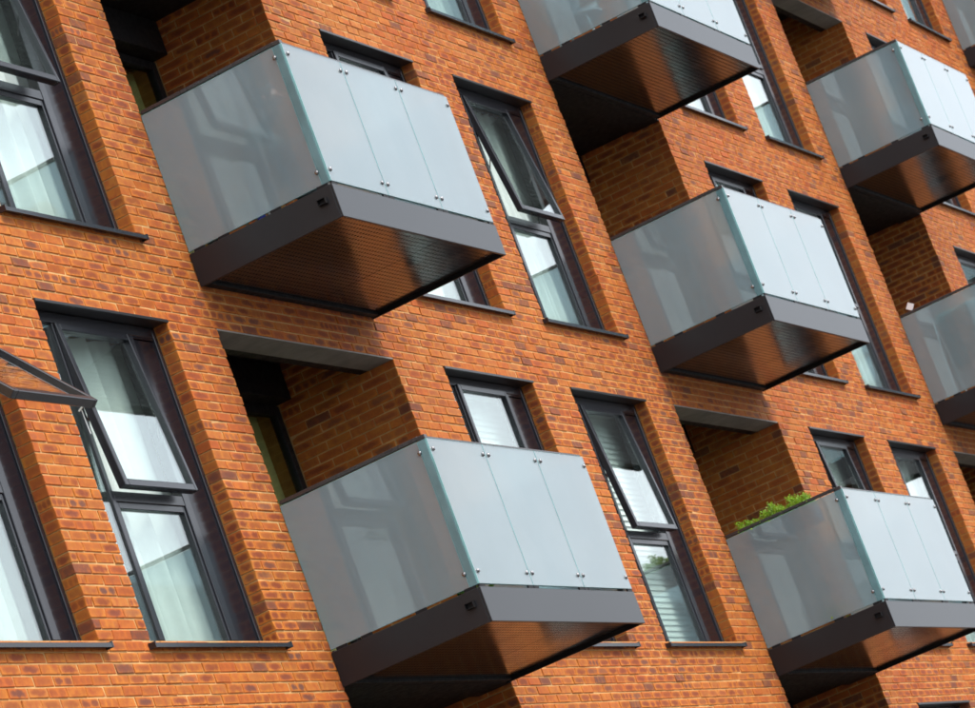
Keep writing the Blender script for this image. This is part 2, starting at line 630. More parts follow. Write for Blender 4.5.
J = 0.010
n_course = int((ZTOP - ZMIN) / 0.075)
c0 = round(ZMIN / 0.075)
for i in range(c0, c0 + n_course):
    z = i * 0.075
    odd = i % 2
    off = 0.1125 if odd else 0.0
    edges = [(XMIN, None)]
    segs = []
    x, lk = XMIN, None
    for a, c, kind in holes(z + 0.0375):
        segs.append((x, a, lk, kind))
        x, lk = c, kind
    segs.append((x, XMAX, lk, None))
    for a, b, lk, rk in segs:
        # keep what the camera, or one a step aside, could see
        aa, bb = a, b
        if lk == 'R' and odd:                       # corner: end of the side-wall stretcher shows in the face
            BR.append(((a, 0, z), (1, 0, 0), (0, 1, 0), 0.1025, 0.065, 0.1025, 1))
            aa = a + 0.1125
        if rk == 'R' and odd:
            BR.append(((b - 0.1025, 0, z), (1, 0, 0), (0, 1, 0), 0.1025, 0.065, 0.1025, 1))
            bb = b - 0.1125
        js = run(aa, bb, off)
        for q, (p0, p1) in enumerate(zip(js[:-1], js[1:])):
            l0 = p0 + (J / 2 if p0 > a + 1e-6 else 0)
            l1 = p1 - (J / 2 if p1 < b - 1e-6 else 0)
            dep = 0.1025
            if (q == 0 and lk and lk != 'R') or (q == len(js) - 2 and rk and rk != 'R'):
                dep = 0.1135 if odd else 0.1105       # jamb bricks alternate in depth
            BR.append(((l0, 0, z), (1, 0, 0), (0, 1, 0), l1 - l0, 0.065, dep, 1))
# side walls of the loggias (the right-hand one faces the camera, the left-hand one faces away)
for kind, a, c, r, b in openings:
    if kind != 'R':
        continue
    for i in range(math.ceil((r * H - 0.09) / 0.075), math.ceil((r * H + 2.74) / 0.075)):
        z = i * 0.075
        odd = i % 2
        inside = z + 0.0375 < r * H + r_head(r)
        y0 = 0.1125 if not (odd and inside) else 0.0
        if not inside:
            y0 = 0.24
        for side in (0, 1):
            ys = run(y0, RD, 0.1125 if not odd else 0.0)
            for p0, p1 in zip(ys[:-1], ys[1:]):
                l0 = p0 + (J / 2 if p0 > y0 else 0)
                l1 = p1 - J / 2
                if odd and inside and p0 == 0.0:
                    l0 = 0.1025 + 0.002             # its first half is the corner brick already laid
                if side == 0:
                    BR.append(((c, l0, z), (0, 1, 0), (1, 0, 0), l1 - l0, 0.065, 0.09, 0))
                else:
                    BR.append(((a, l0, z), (0, 1, 0), (-1, 0, 0), l1 - l0, 0.065, 0.09, 0))

ORG = np.array([q[0] for q in BR], float)
ALO = np.array([q[1] for q in BR], float)
INW = np.array([q[2] for q in BR], float)
LEN = np.array([q[3] for q in BR], float)
HGT = np.array([q[4] for q in BR], float)
DEP = np.array([q[5] for q in BR], float)
FAC = np.array([q[6] for q in BR])
ORG[:, 2] += 0.005
keep = LEN > 0.02
ctr = ORG + ALO * (LEN / 2)[:, None] + np.array([0, 0, 0.0325])
px = project(ctr)
keep &= (px[:, 0] > -160) & (px[:, 0] < 1135) & (px[:, 1] > -160) & (px[:, 1] < 868)
ORG, ALO, INW, LEN, HGT, DEP, FAC, ctr, px = [q[keep] for q in (ORG, ALO, INW, LEN, HGT, DEP, FAC, ctr, px)]
NB = len(LEN)
# the core wall beyond the built bricks: patch of far brick material is not needed, it lies well outside the frame
UP = np.array([0, 0, 1.0])


def brick_arrays(org, alo, inw, L, h, d, rng):
    n = len(L)
    e = 0.0045
    out = np.zeros((n, 12, 3))
    uvs = np.zeros((n, 9, 4, 2))
    jit = rng.normal(0, 0.0011, (n, 12, 3))
    jit[:, 8:] *= 0
    push = rng.normal(0, 0.0014, n)                  # some bricks stand a touch proud
    tilt = rng.normal(0, 0.0012, (n, 2))
    for ring, (ins, dep) in enumerate(((0, e), (e, 0), (0, None))):
        for k, (sx, sz) in enumerate(((0, 0), (1, 0), (1, 1), (0, 1))):
            xx = np.where(sx, L - ins, ins)
            zz = np.where(sz, h - ins, ins)
            yy = d if dep is None else np.full(n, dep) + push + tilt[:, 0] * (sx - .5) * 2 + tilt[:, 1] * (sz - .5) * 2
            out[:, ring * 4 + k] = org + alo * xx[:, None] + inw * yy[:, None] + UP * zz[:, None]
    out += jit
    faces = np.array([(4, 5, 6, 7), (0, 1, 5, 4), (1, 2, 6, 5), (2, 3, 7, 6), (3, 0, 4, 7), (1, 9, 10, 2), (3, 11, 8, 0), (2, 10, 11, 3), (0, 8, 9, 1)])
    E = 0.03
    uq = {0: (0, 0), 1: (1, 0), 2: (1, 1), 3: (0, 1), 4: (E, E * 2), 5: (1 - E, E * 2), 6: (1 - E, 1 - E * 2), 7: (E, 1 - E * 2)}
    for fi in range(5):
        for k in range(4):
            uvs[:, fi, k] = uq[faces[fi, k]]
    uvs[:, 5] = ((0, 0), (1, 0), (1, 1), (0, 1))
    uvs[:, 6] = ((0, 1), (1, 1), (1, 0), (0, 0))
    uvs[:, 7] = ((1, 0), (1, 1), (0, 1), (0, 0))
    uvs[:, 8] = ((0, 0), (0, 1), (1, 1), (1, 0))
    return out, faces, uvs


def brick_mesh(name, org, alo, inw, L, h, d, rng, rnd=None):
    v, faces, uvs = brick_arrays(org, alo, inw, L, h, d, rng)
    n = len(L)
    out_n = np.cross(alo, UP)                          # outward normal expected to be -inw
    bad = (out_n * -inw).sum(1) < 0
    F = (faces[None] + (np.arange(n) * 12)[:, None, None])
    F[bad] = F[bad][:, :, ::-1]
    U = uvs.copy()
    U[bad] = U[bad][:, :, ::-1]
    me = bpy.data.meshes.new(name)
    me.vertices.add(n * 12)
    me.vertices.foreach_set('co', v.reshape(-1))
    me.loops.add(n * 36)
    me.loops.foreach_set('vertex_index', F.reshape(-1).astype(np.int32))
    me.polygons.add(n * 9)
    me.polygons.foreach_set('loop_start', (np.arange(n * 9) * 4).astype(np.int32))
    uvl = me.uv_layers.new(name='UVMap')
    uvl.data.foreach_set('uv', U.reshape(-1).astype(np.float32))
    at = me.attributes.new('bk', 'FLOAT_COLOR', 'POINT')
    if rnd is None:
        rnd = rng.random((n, 3))
    cc = np.ones((n, 12, 4), np.float32)
    cc[:, :, :3] = rnd[:, None, :]
    at.data.foreach_set('color', cc.reshape(-1))
    me.update(calc_edges=True)
    me.validate()
    me.shade_flat()
    me.materials.append(MAT['brick'])
    return me


RND = rng.random((NB, 3))
# patches of wall where the kiln was hotter: r3 (strength of the dark heart) varies slowly over the facade
_pa = np.sin(ctr[:, 0] * 1.7 + 2.1 * np.sin(ctr[:, 2] * 1.3 + 0.4 * ctr[:, 0])) * np.cos(ctr[:, 2] * 2.3 + 1.1 * np.sin(ctr[:, 0] * 0.8))
RND[:, 0] = np.clip(RND[:, 0] + 0.28 * np.sin(ctr[:, 2] * 1.9 + ctr[:, 0] * 0.6) * np.sin(ctr[:, 0] * 1.1), 0, 0.999)
RND[:, 2] = np.clip(0.25 * _pa + 0.70 * RND[:, 2] + 0.40 * (0.5 + 0.5 * np.sin(ctr[:, 0] * 0.9 + 1.3 * np.sin(ctr[:, 2] * 0.8)) * np.cos(ctr[:, 2] * 1.1 + 0.6)), 0, 1)
# 300 largest bricks in the picture become objects of their own
size = np.where((FAC == 1) & (LEN > 0.19) & (px[:, 0] > 4) & (px[:, 0] < 971) & (px[:, 1] > 4) & (px[:, 1] < 704), 1.0 / np.linalg.norm(ctr - np.array(CAM_POS), axis=1), 0)
# not those behind the nearest balconies
hid = (ctr[:, 0] > 2.5)
size = np.where(hid, 0, size)
pick = np.argsort(-size)[:300]
pick = pick[size[pick] > 0]
rest = np.ones(NB, bool)
rest[pick] = False
me = brick_mesh('brick_field', ORG[rest], ALO[rest], INW[rest], LEN[rest], HGT[rest], DEP[rest], rng, RND[rest])
fld = part('brick_field', me, None, parent=WALL)
fld['kind'] = 'stuff'
VAR = []
for k in range(40):
    one = np.array([[0.0, 0, 0]])
    VAR.append(brick_mesh('brick', one, np.array([[1.0, 0, 0]]), np.array([[0, 1.0, 0]]), np.array([0.215]), np.array([0.065]), np.array([0.1025]), rng))
for q, i in enumerate(pick):
    if abs(LEN[i] - 0.215) < 0.001 and abs(DEP[i] - 0.1025) < 1e-6:
        me = VAR[random.randrange(40)]
    else:
        me = brick_mesh('brick', np.zeros((1, 3)), np.array([[1.0, 0, 0]]), np.array([[0, 1.0, 0]]), LEN[i:i + 1], HGT[i:i + 1], DEP[i:i + 1], rng, RND[i:i + 1])
    link('brick', me, None, WALL, tuple(ORG[i]))

# ------------------------------------------------------------------ windows
CACHE = {}


def cached(key, fn):
    if key not in CACHE:
        CACHE[key] = fn()
    return CACHE[key]


def window(x0, x1, row, bay, kind, open_deg):
    W = round(x1 - x0, 3)
    s = 0.03 if kind == 'S' else 0.0
    wnd = link('window', None, None, BLD, (x0, 0, row * H - GROUND))
    wnd.empty_display_size = 0.1
    m0, m1 = 0.352 + s, 0.398 + s          # mullion beside the narrow light
    p0, p1 = 1.335 + s, 1.425 + s          # mullion beside the solid panel
    y0, y1 = 0.115, 0.19

    def frame():
        mb = MB()
        bv = 0.004
        mb.box(0.002, 0.052, y0, y1, 0.0, HEAD - 0.014, bv)
        mb.box(W - 0.048, W - 0.002, y0, y1, 0.0, HEAD - 0.014, bv)
        mb.box(0.053, W - 0.049, y0 + 0.002, y1, HEAD - 0.095, HEAD - 0.015, bv)
        mb.box(0.053, W - 0.049, y0 + 0.002, y1, 0.0, 0.047, bv)
        mb.box(m0, m1, y0 + 0.001, y1, 0.048, HEAD - 0.096, bv)
        mb.box(p0, p1, y0 + 0.001, y1, 0.048, HEAD - 0.096, bv)
        mb.box(m1 + 0.001, p0 - 0.001, y0 + 0.003, y1, 1.030, 1.105, bv)
        # fixed lower light: slim inner frame
        for a, b_, c, d in ((m1 + 0.001, m1 + 0.040, 0.048, 1.029), (p0 - 0.03, p0 - 0.001, 0.048, 1.029)):
            mb.box(a, b_, y0 + 0.012, y1 - 0.012, c, d, 0.003)
        mb.box(m1 + 0.041, p0 - 0.031, y0 + 0.012, y1 - 0.012, 0.985, 1.029, 0.003)
        return mb.mesh('frame')

    def pane(a, b_, c, d, y):
        return lambda: MB().box(a, b_, y, y + 0.006, c, d).mesh('pane')

    k = (kind, W)
    link('frame', cached(('fr',) + k, frame), MAT['frame'], wnd)
    link('pane', cached(('pl',) + k, pane(m1 + 0.036, p0 - 0.025, 0.044, 0.99, 0.150)), MAT['glass'], wnd)
    link('pane', cached(('ps',) + k, pane(0.049, m0 + 0.003, 0.044, HEAD - 0.09, 0.130)), MAT['glass'], wnd)

    def panel():
        mb = MB()
        mb.box(p1 - 0.003, W - 0.045, y0 + 0.014, y1 - 0.02, 0.044, HEAD - 0.12, 0.003)
        mb.box(p1 - 0.003, W - 0.045, y0 + 0.008, y1 - 0.02, HEAD - 0.113, HEAD - 0.09, 0.003)
        return mb.mesh('side_panel')
    link('side_panel', cached(('sp',) + k, panel), MAT['panel'], wnd)

    def sill():
        mb = MB()
        a, b_ = -0.055, W + 0.06
        yb, yf = 0.112, -0.052
        zt, zf = 0.004, -0.034
        th = 0.030
        v = [(a, yf, zf - th), (b_, yf, zf - th), (b_, yf, zf), (a, yf, zf), (a, yb, zt - 0.004 - th), (b_, yb, zt - 0.004 - th), (b_, yb, zt), (a, yb, zt)]
        # the part inside the reveal is as wide as the opening only
        mb.v += v[:4] + [(a, -0.002, -0.02 - th), (b_, -0.002, -0.02 - th), (b_, -0.002, -0.018), (a, -0.002, -0.018)]
        mb.f += [(0, 1, 2, 3), (3, 2, 6, 7), (0, 4, 5, 1), (1, 5, 6, 2), (0, 3, 7, 4), (4, 7, 6, 5)]
        b0 = len(mb.v)
        mb.v += [(0.001, -0.002, -0.018), (W - 0.001, -0.002, -0.018), (W - 0.001, yb, zt), (0.001, yb, zt)]
        mb.f += [(b0, b0 + 1, b0 + 2, b0 + 3)]
        mb.box(a - 0.002, a + 0.012, yf - 0.002, -0.001, zf - th - 0.002, zf + 0.010)
        mb.box(b_ - 0.012, b_ + 0.002, yf - 0.002, -0.001, zf - th - 0.002, zf + 0.010)
        return mb.mesh('sill')
    link('sill', cached(('si',) + k, sill), MAT['frame'], wnd)

    def head():
        mb = MB()
        mb.box(0.001, W - 0.001, -0.004, 0.125, HEAD - 0.012, HEAD - 0.002)
        mb.box(0.001, W - 0.001, -0.012, 0.006, HEAD - 0.024, HEAD - 0.0005, 0.003)
        return mb.mesh('head_flashing')
    link('head_flashing', cached(('hd',) + k, head), MAT['head'], wnd)

    # top-hung sash
    zb, zt = 1.100, HEAD - 0.085
    a, b_ = m1 - 0.030, p0 + 0.012
    drop = 0.0028 * open_deg            # friction stays let the head of the sash slide down
    hz = zt - 0.01

    def sash():
        mb = MB()
        t = 0.052
        q0, q1 = -0.016, 0.044
        mb.box(a, a + t, q0, q1, zb - hz, zt - hz, 0.005)
        mb.box(b_ - t + 0.018, b_, q0, q1, zb - hz, zt - hz, 0.005)
        mb.box(a + t + 0.0005, b_ - t + 0.0175, q0, q1, zt - hz - t, zt - hz, 0.005)
        mb.box(a + t + 0.0005, b_ - t + 0.0175, q0, q1, zb - hz, zb - hz + t, 0.005)
        return mb.mesh('sash_frame')
    rot = (math.radians(-open_deg), 0, 0)
    link('sash_frame', cached(('sf',) + k, sash), MAT['frame'], wnd, (0, 0.113, hz - drop), rot)
    link('pane', cached(('sg',) + k, pane(a + 0.049, b_ - 0.032, zb - hz + 0.049, zt - hz - 0.049, 0.010)), MAT['glass'], wnd, (0, 0.113, hz - drop), rot)
    if open_deg > 1:
        an = math.radians(open_deg)
        for xx in (a + 0.03, b_ - 0.03):
            l = 0.62
            q = (xx, 0.113 - math.sin(an) * l + 0.04, hz - drop - math.cos(an) * l)
            mb = MB().tube([(xx, 0.135, hz - l * 0.35), q, (xx + 0.004, 0.135, hz - l * 1.25)], 0.006, 6)
            link('stay_arm', mb.mesh('stay_arm'), MAT['steel'], wnd)
    return wnd


def curtain_mesh(W, z0, z1, amp, waves, seed, thick=0.004):
    rr = random.Random(seed)
    n = 120
    ph = [rr.uniform(0, 6.28) for _ in range(4)]
    prof = []
    for i in range(n + 1):
        tt = i / n
        x = W * tt
        y = amp * (math.sin(2 * math.pi * waves * tt + ph[0] + 1.2 * math.sin(5 * tt + ph[1])) + 0.45 * math.sin(2 * math.pi * waves * 1.7 * tt + ph[2]))
        prof.append((x, y))
    mb = MB()
    rows = 6
    for side in (0, 1):
        for j in range(rows + 1):
            f = j / rows
            for x, y in prof:
                mb.v.append((x + 0.01 * math.sin(f * 3 + x * 7), y * (0.7 + 0.5 * (1 - f)) + side * thick, z0 + (z1 - z0) * f))
    m = n + 1
    s2 = (rows + 1) * m
    for j in range(rows):
        for i in range(n):
            q = (j * m + i, j * m + i + 1, (j + 1) * m + i + 1, (j + 1) * m + i)
            mb.f.append(q)
            mb.f.append(tuple(s2 + w for w in q[::-1]))
    return mb.mesh('curtain_cloth', True)


def add_curtain(x0, x1, row, seed, label, group, grey=False, gap=0.0):
    W = x1 - x0
    rr = random.Random(seed * 13 + 5)
    grey = grey or rr.random() < 0.15
    gap += rr.choice((0, 0, 0, 0.12, 0.3)) if group else 0
    e = empty('curtain', (x0 + 0.05, 0.30, row * H - 0.09))
    tag(e, label, 'curtain', group)
    link('cloth', curtain_mesh(W - 0.12 - gap, 0.02, 2.42, rr.uniform(0.022, 0.040), rr.choice((6, 8, 9, 11)), seed), MAT['curtain_grey' if grey else 'curtain'], e, (gap, 0, 0))
    mb = MB().tube([(-0.02, 0, 2.44), (W - 0.08, 0, 2.44)], 0.012, 8)
    link('rail', mb.mesh('rail'), MAT['steel'], e)


def add_blind(x0, x1, row, label):
    W = x1 - x0
    e = empty('window_blind', (x0 + 0.05, 0.30, row * H - 0.05))
    tag(e, label, 'blind')
    mb = MB()
    z = 0.08
    while z < 2.34:
        a = math.radians(80)
        h2 = 0.0325
        mb.v += [(0, -h2 * math.cos(a), z - h2 * math.sin(a)), (W - 0.1, -h2 * math.cos(a), z - h2 * math.sin(a)),
                 (W - 0.1, 0.004, z + 0.004), (0, 0.004, z + 0.004),
                 (W - 0.1, h2 * math.cos(a), z + h2 * math.sin(a)), (0, h2 * math.cos(a), z + h2 * math.sin(a))]
        b = len(mb.v) - 6
        mb.f += [(b, b + 1, b + 2, b + 3), (b + 3, b + 2, b + 4, b + 5)]
        z += 0.056
    s = link('slats', mb.mesh('slats'), MAT['blind'], e)
    s['kind'] = 'stuff'
    mb = MB().box(-0.01, W - 0.09, -0.03, 0.03, 2.36, 2.41, 0.004)
    link('head_rail', mb.mesh('head_rail'), MAT['blind'], e)
    mb = MB().box(0, W - 0.1, -0.02, 0.02, 0.02, 0.045, 0.004)
    link('bottom_rail', mb.mesh('bottom_rail'), MAT['blind'], e)


CURTAIN_LABEL = {
    ('T', 0, 0): 'white curtain in the tilted window next to the window with the wide open sash',
    ('T', 0, 1): 'white curtain in the tilted window beside the balcony where a person sits',
    ('S', 0, 1): 'white curtain in the window right behind the balcony where a person sits',
    ('T', 1, 1): 'white curtain in the tilted window right above the white slatted blinds',
    ('L', -1, 1): 'white curtain in the window above the wide open sash',
    ('S', 1, 0): 'white curtain in the window right behind the balcony with the green window box',
    ('T', 2, 0): 'white curtain in the next window past the balcony with the green window box',
    ('S', 1, 1): 'white curtain behind the balcony one floor above the green window box',
    ('T', 2, 1): 'white curtain in the window beside the balcony with the teal towel',
    ('S', 2, 1): 'white curtain in the window right behind the balcony with the teal towel',
    ('T', 1, 2): 'white curtain in the window beside the balcony with the white tub chair',
    ('S', 1, 2): 'white curtain in the window right behind the balcony with the white tub chair',
    ('T', 2, 2): 'white curtain in the next window past the balcony with the white tub chair',
}
OPEN = {('T', 0, 0): 5.0, ('T', 1, 0): 4.6, ('T', 1, 1): 7.0, ('T', 0, 1): 7.0, ('L', -1, 0): 42.0, ('T', 2, 0): 0.0, ('S', 1, 0): 3.0}
for kind, a, c, r, b in openings:
    if kind == 'R':
        continue
    wnd = window(a, c, r, b, kind, OPEN.get((kind, b, r), 0.0))
    if (kind, b, r) == ('S', 0, 0):
        add_blind(a, c, r, 'white slatted blind inside the window behind the balcony with a potted plant')
    elif (kind, b, r) == ('T', 1, 0):
        add_blind(a, c, r, 'white slatted blind inside the window beside the balcony with the green window box')
    elif (kind, b, r) == ('L', -1, 0):
        add_curtain(a, c, r, 5, 'white curtain behind the window whose sash is swung wide open', None)
        # thin restrictor cord hanging from the open sash
        mb = MB().tube([(1.30, -0.60, 1.28), (1.305, -0.60, 1.20), (1.31, -0.602, 1.12)], 0.003, 6)
        mb.tube([(1.30, -0.62, 1.30), (1.30, -0.58, 1.28)], 0.006, 6)
        link('restrictor_cord', mb.mesh('restrictor_cord'), MAT['blind'], wnd)
    else:
        sd = int(b * 37 + r * 11 + (3 if kind == 'T' else 0) + 200)
        lab = CURTAIN_LABEL.get((kind, b, r))
        add_curtain(a, c, r, sd, lab or 'white pleated curtain in a window whose neighbouring balconies hold nothing', None if lab else 'curtains beside the bare balconies', gap=0.0 if kind == 'T' else 0.12)

# ------------------------------------------------------------------ loggias
OLIVE = mat_cloth('olive_curtain_cloth', (0.74, 0.72, 0.52), 0.3)
for kind, a, c, r, b in openings:
    if kind != 'R':
        continue
    z = r * H
    if r % 2 == 0:
        mb = MB().box(a + 0.001, c - 0.001, 0.001, 0.235, z + HEAD - 0.014, z + HEAD - 0.002)
        part('lintel_board', mb.mesh('lintel_board'), MAT['lintel'])
    mb = MB().box(a - 0.002, c + 0.002, 0.302, RD + 0.2, z + 2.762, z + 2.80)
    if r % 2 == 0:
        mb.box(a + 0.001, c - 0.001, 0.237, 0.312, z + HEAD - 0.012, z + 2.76)
    else:
        mb.box(a + 0.001, c - 0.001, 0.001, 0.301, z + 2.735, z + 2.744)
    part('loggia_ceiling', mb.mesh('loggia_ceiling'), MAT['black'])
    mb = MB().box(a - 0.002, c + 0.002, 0.302, RD + 0.2, z - 0.098, z - 0.088)
    mb.box(a + 0.002, c - 0.002, -0.02, 0.301, z - 0.088, z - 0.0795)
    part('loggia_floor', mb.mesh('loggia_floor'), MAT['deck'])
    # spandrel over the doors
    mb = MB().box(a + 0.002, c - 0.012, 0.935, RD + 0.1, z + 2.455, z + 2.76, 0.004)
    part('door_spandrel', mb.mesh('door_spandrel'), MAT['black'])
    dr = link('balcony_door', None, None, BLD, (a, RD, z - GROUND))
    W = c - a
    mb = MB()
    xs = [0.0, 0.98, 1.94, W - 0.004]
    for q in range(3):
        x0, x1 = xs[q] + 0.003, xs[q + 1] - 0.003
        mb.box(x0, x0 + 0.10, 0.0, 0.07, -0.085, 2.45, 0.004)
        mb.box(x1 - 0.085, x1, 0.0, 0.07, -0.085, 2.45, 0.004)
        mb.box(x0 + 0.101, x1 - 0.086, 0.001, 0.07, 2.37, 2.449, 0.004)
        mb.box(x0 + 0.101, x1 - 0.086, 0.001, 0.07, -0.084, 0.03, 0.004)
    link('frame', mb.mesh('frame'), MAT['black'], dr)
    for q in range(3):
        mb = MB().box(xs[q] + 0.10, xs[q + 1] - 0.085, 0.03, 0.036, 0.025, 2.375)
        link('pane', mb.mesh('pane'), MAT['door_glass'], dr)
    if r >= 0 and in_view(a, c, 0, 1.2, z, z + HEAD, 0):
        cu = empty('door_curtain', (a + 0.06, RD + 0.20, z - 0.09))
        tag(cu, 'plain olive curtain hanging behind a balcony door', 'curtain', 'curtains behind the balcony doors')
        link('cloth', curtain_mesh(W - 0.12, 0.02, 2.52, 0.02, 7, 900 + b * 7 + r), OLIVE, cu)
        link('rail', MB().tube([(-0.02, 0, 2.54), (W - 0.10, 0, 2.54)], 0.012, 8).mesh('rail'), MAT['steel'], cu)
    mb = MB().tube([(xs[2] + 0.05, -0.035, 0.95), (xs[2] + 0.05, -0.035, 1.10)], 0.010, 8)
    mb.tube([(xs[2] + 0.05, 0.0, 1.02), (xs[2] + 0.05, -0.035, 1.02)], 0.008, 8)
    link('handle', mb.mesh('handle'), MAT['steel'], dr)

# ------------------------------------------------------------------ balconies
BW, BD = 2.833, 1.235
GT, GB, FT, FB = 1.019, -0.071, -0.093, -0.350
BAL = {}


def balcony_meshes():
    m = {}
    t = 0.018
    mb = MB().box(0, BW, -BD, -BD + t, FB, FT, 0.003)
    m['ff'] = mb.mesh('fascia')
    mb = MB().box(0, t, -BD + t + 0.0005, -0.003, FB, FT, 0.003)
    m['fl'] = mb.mesh('fascia')
    mb = MB().box(BW - t, BW, -BD + t + 0.0005, -0.003, FB, FT, 0.003)
    m['fr'] = mb.mesh('fascia')
    mb = MB().box(t + 0.002, BW - t - 0.002, -BD + t + 0.002, -0.021, FT - 0.028, FT - 0.004)
    m['deck'] = mb.mesh('deck')
    zs0, zs1 = FB + 0.034, FB + 0.040
    xj = 1.765
    m['s1'] = MB().box(t + 0.002, xj - 0.003, -BD + t + 0.002, -0.064, zs0, zs1).mesh('soffit_panel')
    m['s2'] = MB().box(xj + 0.003, BW - t - 0.004, -BD + t + 0.002, -0.064, zs0, zs1).mesh('soffit_panel')
    mb = MB().box(t + 0.002, BW - t - 0.002, -0.062, -0.003, FB + 0.010, FT - 0.03, 0.003)
    mb.box(BW - t - 0.0035, BW - t - 0.0008, -BD + t + 0.001, -0.064, FB + 0.002, zs0)  # thin black strip paints the shade on the right fascia's inner face
    m['led'] = mb.mesh('back_beam_shade_strip')
    m['top'] = MB().box(t + 0.002, BW - t - 0.002, -BD + t + 0.002, -0.064, zs1 + 0.004, zs1 + 0.012).mesh('soffit_backing')
    # glass
    g0 = 0.014
    m['gl'] = MB().box(g0, g0 + 0.017, -BD + 0.078, -0.004, GB, GT, 0.0015).mesh('glass_panel')
    m['gc'] = MB().box(g0 - 0.001, g0 + 0.017, -BD + 0.019, -BD + 0.076, GB, GT, 0.0015).mesh('corner_glass_strip')
    w = (BW - 0.010 - g0 - 0.016) / 3
    m['gf'] = MB().box(0, w, -BD, -BD + 0.017, GB, GT, 0.0015).mesh('glass_panel')
    for key, ax_ in (('gl', 1), ('gf', 0)):
        m[key].materials.append(MAT['frosted'])
        m[key].materials.append(MAT['cut_edge'])
        for pl in m[key].polygons:
            if abs(pl.normal[ax_]) > 0.6 or abs(pl.normal[2]) > 0.6:
                pl.material_index = 1
    m['gx'] = [g0 + i * (w + 0.008) for i in range(3)]
    m['gw'] = w
    # handrail just inside and above the glass
    mb = MB().box(0.022, 0.062, -BD + 0.066, -0.005, GT + 0.012, GT + 0.040, 0.004)
    mb.box(0.063, BW - 0.02, -BD + 0.010, -BD + 0.050, GT + 0.004, GT + 0.022, 0.004)
    mb.box(0.012, 0.0625, -BD + 0.008, -BD + 0.0655, GT + 0.003, GT + 0.034, 0.003)
    m['rail'] = mb.mesh('handrail')
    mb = MB().box(0.045, 0.065, -BD + 0.055, -BD + 0.10, FT - 0.01, GT + 0.004, 0.003)
    mb.box(BW - 0.06, BW - 0.04, -BD + 0.055, -BD + 0.10, FT - 0.01, GT + 0.002, 0.003)
    m['post'] = mb.mesh('post')
    # right-hand panel, seen from a step aside only
    m['gr'] = MB().box(BW - 0.031, BW - 0.014, -BD + 0.022, -0.022, GB, GT, 0.0015).mesh('glass_panel')
    bm = MB().lathe([(0.016, -0.012), (0.016, 0.004), (0.014, 0.008), (0.009, 0.011), (0.004, 0.012)], 12)
    m['bolt'] = bm.mesh('bolt', True)
    m['clamp'] = MB().box(-0.045, 0.045, -0.006, 0.008, FT - 0.003, GB + 0.004, 0.002).mesh('glass_clamp')
    mb = MB()
    mb.box(-0.040, 0.0, -0.034, 0.034, 0.016, 0.021)
    mb.box(-0.040, 0.0, -0.034, 0.034, -0.024, -0.019)
    mb.box(-0.040, 0.0, -0.034, -0.029, -0.0185, 0.0155)
    mb.box(-0.040, 0.0, 0.029, 0.034, -0.0185, 0.0155)
    mb.box(-0.004, -0.001, -0.0285, 0.0285, -0.0185, 0.0155)
    m['drain'] = mb.mesh('drain_spout')
    return m


BM = balcony_meshes()


def balcony(row, bay):
    e = link('balcony', None, None, BLD, (2.479 + bay * P, 0, row * H - GROUND))
    e.empty_display_size = 0.1
    for key, nm, mt in (('ff', 'fascia', 'fascia'), ('fl', 'fascia', 'fascia'), ('fr', 'fascia', 'fascia'), ('deck', 'deck', 'deck'),
                        ('s1', 'soffit_panel', 'soffit'), ('s2', 'soffit_panel', 'soffit'), ('led', 'back_beam_shade_strip', 'black'), ('top', 'soffit_backing', 'black'),
                        ('gl', 'glass_panel', 'frosted'), ('gr', 'glass_panel', 'frosted'), ('gc', 'corner_glass_strip', 'edge'),
                        ('rail', 'handrail', 'rail'), ('post', 'post', 'rail')):
        link(nm, BM[key], MAT[mt], e)
    w = BM['gw']
    for x in BM['gx']:
        link('glass_panel', BM['gf'], MAT['frosted'], e, (x, 0, 0))
        for xx in (x + 0.045, x + w - 0.045):
            for z in (0.022, 0.938):
                link('bolt', BM['bolt'], MAT['steel'], e, (xx, -BD - 0.003, z), (math.radians(90), 0, 0))
            link('glass_clamp', BM['clamp'], MAT['black'], e, (xx, -BD + 0.009, 0))
    for z in (0.028, 0.938):
        link('bolt', BM['bolt'], MAT['steel'], e, (0.010, -BD + 0.085, z), (0, math.radians(-90), 0))
    for y in (-BD + 0.085, -0.75, -0.30, -0.09):
        link('glass_clamp', BM['clamp'], MAT['black'], e, (0.022, y, 0), (0, 0, math.radians(90)))
    link('drain_spout', BM['drain'], MAT['black'], e, (0.0, -1.125, -0.192))
    BAL[(row, bay)] = e
    return e


for kind, a, c, r, b in openings:
    if kind == 'R':
        x = 2.479 + b * P
        if in_view(x, x + BW, -BD, 0, r * H + FB, r * H + GT, 40) or r == -1:
            balcony(r, b)

# ------------------------------------------------------------------ things on the balconies
def deck_z(row):
    return row * H + FT - 0.004


def leaf_mesh(name, n, sampler, size, seed, up=0.5):
    rr = random.Random(seed)
    mb = MB()
    for _ in range(n):
        p = Vector(sampler(rr))
        d = Vector((rr.gauss(0, 1), rr.gauss(0, 1), rr.gauss(0, 1) + up)).normalized()
        sd = d.cross(Vector((rr.gauss(0, 1), rr.gauss(0, 1), rr.gauss(0, 1)))).normalized()
        nn = d.cross(sd)
        L = size * rr.uniform(0.6, 1.25)
        w = L * rr.uniform(0.26, 0.40)
        b = len(mb.v)
        mid = p + d * L * 0.5 + nn * L * 0.10
        mb.v += [tuple(p), tuple(mid + sd * w), tuple(p + d * L - nn * L * 0.05), tuple(mid - sd * w), tuple(mid + nn * L * 0.06)]
        mb.f += [(b, b + 1, b + 4), (b + 1, b + 2, b + 4), (b + 2, b + 3, b + 4), (b + 3, b, b + 4)]
    return mb.mesh(name)


